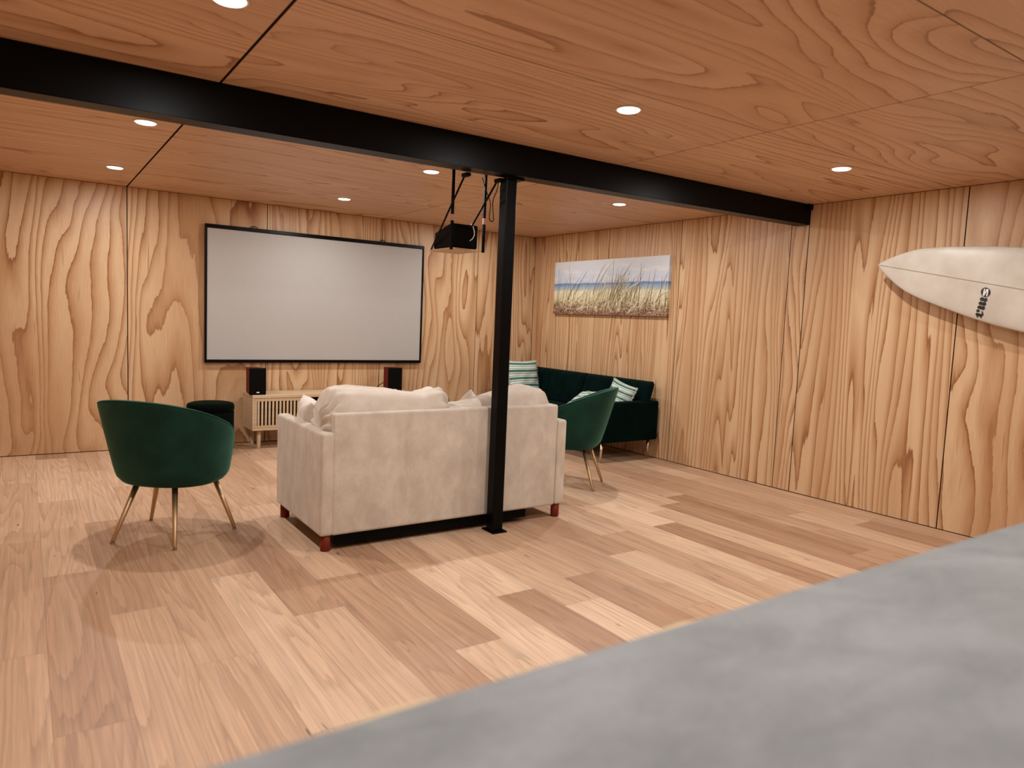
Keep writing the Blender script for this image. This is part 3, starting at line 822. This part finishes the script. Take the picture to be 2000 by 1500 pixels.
    for u, v, a, ln, bd, cc in ((0.70, 0.22, 1.35, 0.40, -0.7, 3), (0.74, 0.25, 1.1, 0.40, -0.5, 1), (0.98, 0.1, 1.5, 0.50, 0.05, 3), (1.40, 0.12, 1.5, 0.42, 0.1, 3), (0.38, 0.22, 1.0, 0.33, -0.2, 3),
                               (1.25, 0.02, 0.75, 0.48, -0.5, 5), (1.22, 0.26, 0.5, 0.5, -0.55, 5), (0.32, 0.2, 1.75, 0.36, 0.0, 1), (1.56, 0.1, 1.45, 0.38, -0.1, 3), (1.66, 0.15, 1.25, 0.40, -0.3, 1),
                               (0.06, 0.1, 1.5, 0.42, 0.05, 1), (1.05, 0.2, 1.15, 0.42, -0.4, 1), (0.42, 0.05, 0.3, 0.4, -0.6, 5)):
        stroke(u, v, a, ln, bd, 0.008, pal[cc])
    fin(bm, 'printed_grass', attr_mat('grass_ink', 'ink'), body, normals=False)
canvas()

# ------------------------------------------------------------------ surfboard on the right wall
def surfboard():
    NO = Vector((-0.115, -4.367, 1.808)); d = Vector((0, -0.98, -0.199)).normalized(); n = Vector((0, -0.199, 0.98)).normalized(); o_ = Vector((-1, 0, 0))
    LEN = 1.86
    hwf = [(0, 0.0), (0.012, 0.014), (0.05, 0.047), (0.122, 0.0925), (0.167, 0.118), (0.231, 0.147), (0.33, 0.174), (0.431, 0.193), (0.55, 0.212), (0.68, 0.231), (0.83, 0.246), (1.0, 0.251), (1.2, 0.244), (1.4, 0.222), (1.6, 0.178), (1.75, 0.125), (1.84, 0.085), (1.86, 0.07)]
    def hw(s):
        for (a, b), (c, e) in zip(hwf, hwf[1:]):
            if s <= c: return b + (e-b)*(s-a)/(c-a)
        return hwf[-1][1]
    def rock(s): return 0.045*max(0, 1-s/0.7)**2 + 0.02*max(0, (s-1.3)/0.56)**2
    def thick(s): return 0.012 + 0.05*min(1, (s/0.9))**0.7*min(1, (LEN-s)/0.5+0.3)
    def deck(s, t):
        w = max(hw(s), 1e-4); k = max(0.0, 1-(t/w)**2)
        return rock(s) + thick(s)*0.55*k**0.45
    def P(s, t, hgt): return NO + d*s + n*t + o_*hgt
    sb = thing('surfboard', 'white surfboard mounted nose first on the right wall above the counter', 'surfboard', P(0.93, 0, -0.03))
    base = Vector(sb.location)
    m, nt, b = new_mat('white_resin'); N = NT(nt)
    co = N.n('ShaderNodeTexCoord').outputs['Object']
    a = N.noise(co, 7.0, 4.0)
    N.link(N.ramp(a, [(0.3, (0.50, 0.45, 0.38)), (0.7, (0.60, 0.56, 0.49))]), b.inputs['Base Color'])
    b.inputs['Roughness'].default_value = 0.38; b.inputs['Specular IOR Level'].default_value = 0.35
    bm = bmesh.new(); rows = []
    NS, NTT = 70, 24
    for i in range(NS+1):
        s = LEN*(i/NS)**1.25; w = max(hw(s), 0.0015); row = []
        for k in range(NTT*2):
            a = 2*pi*k/(NTT*2)
            t = w*cos(a); q = sin(a)
            hgt = rock(s) + thick(s)*(0.55*abs(q)**0.9 if q > 0 else -0.45*abs(q)**0.9)
            row.append(bm.verts.new(P(s, t, hgt) - base))
        rows.append(row)
    for A, B in zip(rows, rows[1:]):
        for k in range(NTT*2): bm.faces.new((A[k], A[(k+1) % (NTT*2)], B[(k+1) % (NTT*2)], B[k]))
    bm.faces.new(rows[0]); bm.faces.new(rows[-1])
    body = fin(bm, 'board_body', m, sb, True)
    def on_deck(bm, pts, lift, layer=0):
        f = bm.faces.new([bm.verts.new(P(s, t, rock(s)+thick(s)*0.55*(max(0, 1-(t/hw(s))**2))**0.45 + lift) - base) for s, t in pts])
        return f
    bm = bmesh.new()
    ss = [0.004 + (LEN-0.01)*(k/90) for k in range(91)]
    for a, c in zip(ss, ss[1:]):
        wd = 0.0022
        on_deck(bm, [(a, -wd), (c, -wd), (c, wd), (a, wd)], 0.0012)
    fin(bm, 'stringer', plain('stringer_timber', (0.30, 0.21, 0.12), 0.4), body)
    # emblem and lettering, measured in a picture grid and mapped to board coordinates
    det = 327*(-301) - 96*57
    def st(X, Y):
        px, py = 1880 + X/15 - 1932, 540 + Y/15 - 572
        return (0.724 + (px*(-301) - 96*py)/det, -0.054 + (327*py - 57*px)/det)
    ink = plain('black_ink', (0.012, 0.012, 0.014), 0.5); wht = plain('white_ink', (0.70, 0.69, 0.66), 0.5)
    bm = bmesh.new()
    on_deck(bm, [st(787+142*cos(2*pi*k/36), 485+140*sin(2*pi*k/36)) for k in range(36)], 0.0016)
    emb = fin(bm, 'emblem_disc', ink, body)
    bm = bmesh.new()
    on_deck(bm, [st(*p) for p in ((738, 385), (782, 378), (762, 480), (752, 520), (740, 592), (722, 590), (700, 560))], 0.0024)
    on_deck(bm, [st(*p) for p in ((738, 592), (722, 570), (752, 505), (812, 392), (838, 380), (868, 392), (862, 420), (840, 430), (770, 545))], 0.0025)
    on_deck(bm, [st(*p) for p in ((835, 400), (868, 395), (872, 430), (845, 575), (832, 598), (798, 600), (815, 520))], 0.0026)
    fin(bm, 'emblem_letter', wht, emb)
    bm = bmesh.new()
    for poly in (((675, 615), (602, 675), (632, 722), (790, 765), (845, 705), (815, 640), (750, 655)),
                 ((625, 740), (565, 800), (590, 842), (760, 882), (805, 820), (775, 760), (700, 768)),
                 ((590, 855), (527, 912), (550, 957), (715, 1000), (770, 945), (740, 885), (660, 882)),
                 ((545, 965), (488, 1020), (505, 1055), (595, 1062), (602, 1005), (570, 985)),
                 ((650, 1022), (690, 1040), (712, 1145), (668, 1165)),
                 ((500, 1075), (460, 1125), (485, 1165), (530, 1178), (600, 1192), (650, 1190), (700, 1145), (650, 1110), (560, 1090)),
                 ((483, 1160), (500, 1215), (527, 1215), (530, 1175)), ((600, 1188), (610, 1232), (642, 1228), (648, 1186))):
        on_deck(bm, [st(*p) for p in poly], 0.0017)
    fin(bm, 'lettering', ink, body)
    for s in (0.55, 1.35):
        bm = bmesh.new(); c0 = P(s, -0.02, rock(s)-0.4*thick(s)) - base
        add_tube(bm, [c0, (-0.001-base.x, c0.y, c0.z)], 0.014, 12)
        fin(bm, 'wall_peg', BLACK, sb, True)
surfboard()

# ------------------------------------------------------------------ projector, shelf and cables hanging behind the beam
SHZ = 1.765
mt = thing('projector_shelf', 'small hanging timber shelf on black metal straps behind the beam', 'shelf', (-2.74, -2.82, SHZ))
B0 = Vector(mt.location)
def mpart(bm, nm, mat, smooth=False, parent=None):
    bmesh.ops.transform(bm, matrix=Matrix.Translation(-B0), verts=bm.verts[:])
    return fin(bm, nm, mat, parent or mt, smooth)
bm = bmesh.new(); add_box(bm, -2.853, -2.628, -3.005, -2.690, SHZ-0.011, SHZ, 0.001)
shelf = mpart(bm, 'shelf_board', plain('raw_plywood', (0.55, 0.38, 0.23), 0.6))
for x in (-2.862, -2.618):
    bm = bmesh.new(); add_box(bm, x-0.008, x+0.008, -3.022, -3.006, SHZ-0.016, H-0.0005, 0.001)
    hp = mpart(bm, 'hanger_post', BLACK)
    bm = bmesh.new(); add_box(bm, x-0.0086, x+0.0086, -3.0226, -3.0054, 1.935, 1.975); o = mpart(bm, 'sticker', plain('red_white_sticker', (0.45, 0.25, 0.2), 0.6), False, hp); o.matrix_parent_inverse = Matrix()
for x0, x1 in ((-3.051, -2.843), (-2.827, -2.636)):
    bm = bmesh.new(); add_tube(bm, [(x0, -3.483, 2.128), (x1, -2.70, SHZ+0.004)], 0.0062, 8); mpart(bm, 'brace', BLACK, True)
    bm = bmesh.new(); add_box(bm, x0-0.014, x0+0.014, -3.53, -3.468, 2.118, 2.1385, 0.002); mpart(bm, 'beam_bracket', BLACK)
pj = thing('projector', 'black box projector sitting on the hanging shelf', 'projector', (-2.75, -2.82, SHZ))
Q0 = Vector(pj.location)
def ppart(bm, nm, mat, smooth=False, parent=None):
    bmesh.ops.transform(bm, matrix=Matrix.Translation(-Q0), verts=bm.verts[:])
    return fin(bm, nm, mat, parent or pj, smooth)
bm = bmesh.new()
add_hex(bm, [(-2.848, -2.985, SHZ+0.004), (-2.648, -2.985, SHZ+0.004), (-2.652, -2.735, SHZ+0.004), (-2.845, -2.735, SHZ+0.004),
             (-2.850, -2.985, SHZ+0.160), (-2.646, -2.985, SHZ+0.160), (-2.652, -2.750, SHZ+0.112), (-2.845, -2.750, SHZ+0.112)])
bmesh.ops.bevel(bm, geom=bm.edges[:], offset=0.005, segments=2, affect='EDGES')
body = ppart(bm, 'projector_body', BLACK)
for a, c in ((-2.83, -2.97), (-2.67, -2.97), (-2.83, -2.755), (-2.67, -2.755)):
    bm = bmesh.new(); add_box(bm, a-0.012, a+0.012, c-0.012, c+0.012, SHZ+0.0002, SHZ+0.005)
    ppart(bm, 'rubber_foot', BLACK)
bm = bmesh.new(); add_tube(bm, [(-2.71, -2.750, SHZ+0.062), (-2.71, -2.722, SHZ+0.062), (-2.71, -2.717, SHZ+0.062)], [0.034, 0.034, 0.026], 24); ppart(bm, 'projector_lens', BLACK_GLOSS, True)
bm = bmesh.new(); add_tube(bm, [(-2.700, -2.990, SHZ+0.165), (-2.694, -2.998, SHZ+0.150), (-2.683, -3.0, SHZ+0.118), (-2.682, -2.999, SHZ+0.092), (-2.694, -2.996, SHZ+0.068), (-2.710, -2.988, SHZ+0.055)], 0.0034, 8)
o = ppart(bm, 'white_lead', WHITE, True); o['label'] = 'short curled white cable on the projector back'
cb = thing('cable_loop', 'thin dark cable looping down from the beam beside the post', 'cable', (-2.80, -3.40, 2.13))
K0 = Vector(cb.location)
bm = bmesh.new()
pts = [(-2.905, -3.44, 2.142), (-2.875, -3.44, 2.07), (-2.842, -3.44, 2.00), (-2.846, -3.44, 1.93), (-2.842, -3.44, 1.90), (-2.828, -3.44, 1.895), (-2.816, -3.44, 1.905), (-2.822, -3.44, 1.96), (-2.824, -3.44, 2.02), (-2.80, -3.44, 2.08), (-2.788, -3.44, 2.142)]
sm = []
for i in range(len(pts)-1):
    p0, p1, p2, p3 = [Vector(pts[min(max(k, 0), len(pts)-1)]) for k in (i-1, i, i+1, i+2)]
    for k in range(5):
        t = k/5
        sm.append(0.5*((2*p1) + (p2-p0)*t + (2*p0-5*p1+4*p2-p3)*t*t + (3*p1-p0-3*p2+p3)*t**3))
sm.append(Vector(pts[-1]))
add_tube(bm, [p-K0 for p in sm], 0.003, 6)
fin(bm, 'cable', BLACK, cb, True)

# ------------------------------------------------------------------ concrete topped counter in the foreground
CZ, CY0, CY1 = 0.92, -6.508, -7.13
ct = thing('counter', 'grey concrete topped counter across the near foreground', 'counter', (-2.65, (CY0+CY1)/2, 0))
C0 = Vector(ct.location)
bm = bmesh.new(); n = 120; rows = []
for i in range(n+1):
    x = -5.30 + (5.30-0.004)*i/n
    e = CY0 + 0.0022*noise.noise(Vector((x*2.3, 3.0, 0))) + 0.0012*noise.noise(Vector((x*7, 9.0, 0)))
    rows.append([bm.verts.new(Vector(p)-C0) for p in ((x, CY1, CZ-0.038), (x, CY1, CZ), (x, e-0.006, CZ), (x, e-0.002, CZ-0.002), (x, e, CZ-0.006), (x, e, CZ-0.038))])
for A, B in zip(rows, rows[1:]):
    for k in range(6): bm.faces.new((A[k], A[(k+1) % 6], B[(k+1) % 6], B[k]))
bm.faces.new(rows[0]); bm.faces.new(rows[-1])
fin(bm, 'worktop', CONCRETE, ct)
bm = bmesh.new(); rows = []
for i in range(161):
    x = -5.30 + 5.29*i/160
    e = CY0 - 0.003 + 0.011*math.exp(-((x+4.86)/0.045)**2) + 0.010*math.exp(-((x+4.455)/0.04)**2) + 0.007*math.exp(-((x+4.70)/0.02)**2)
    rows.append([bm.verts.new(Vector(p)-C0) for p in ((x, CY0-0.02, CZ-0.030), (x, CY0-0.02, CZ-0.007), (x, e, CZ-0.003), (x, e, CZ-0.030))])
for A, B in zip(rows, rows[1:]):
    for k in range(4): bm.faces.new((A[k], A[(k+1) % 4], B[(k+1) % 4], B[k]))
bm.faces.new(rows[0]); bm.faces.new(rows[-1])
fin(bm, 'timber_edging', plain('pale_edging', (0.68, 0.50, 0.27), 0.6), ct)
bm = bmesh.new(); add_box(bm, -5.29, -0.006, CY1+0.01, CY0-0.004, CZ-0.056, CZ-0.0385); 
for v in bm.verts: v.co -= C0
fin(bm, 'plywood_substrate', plain('ply_edge', (0.62, 0.46, 0.26), 0.6), ct)
bm = bmesh.new(); add_box(bm, -5.25, -0.008, CY1+0.05, CY0-0.03, 0.0, CZ-0.0565)
for v in bm.verts: v.co -= C0
fin(bm, 'counter_front', OAK, ct)
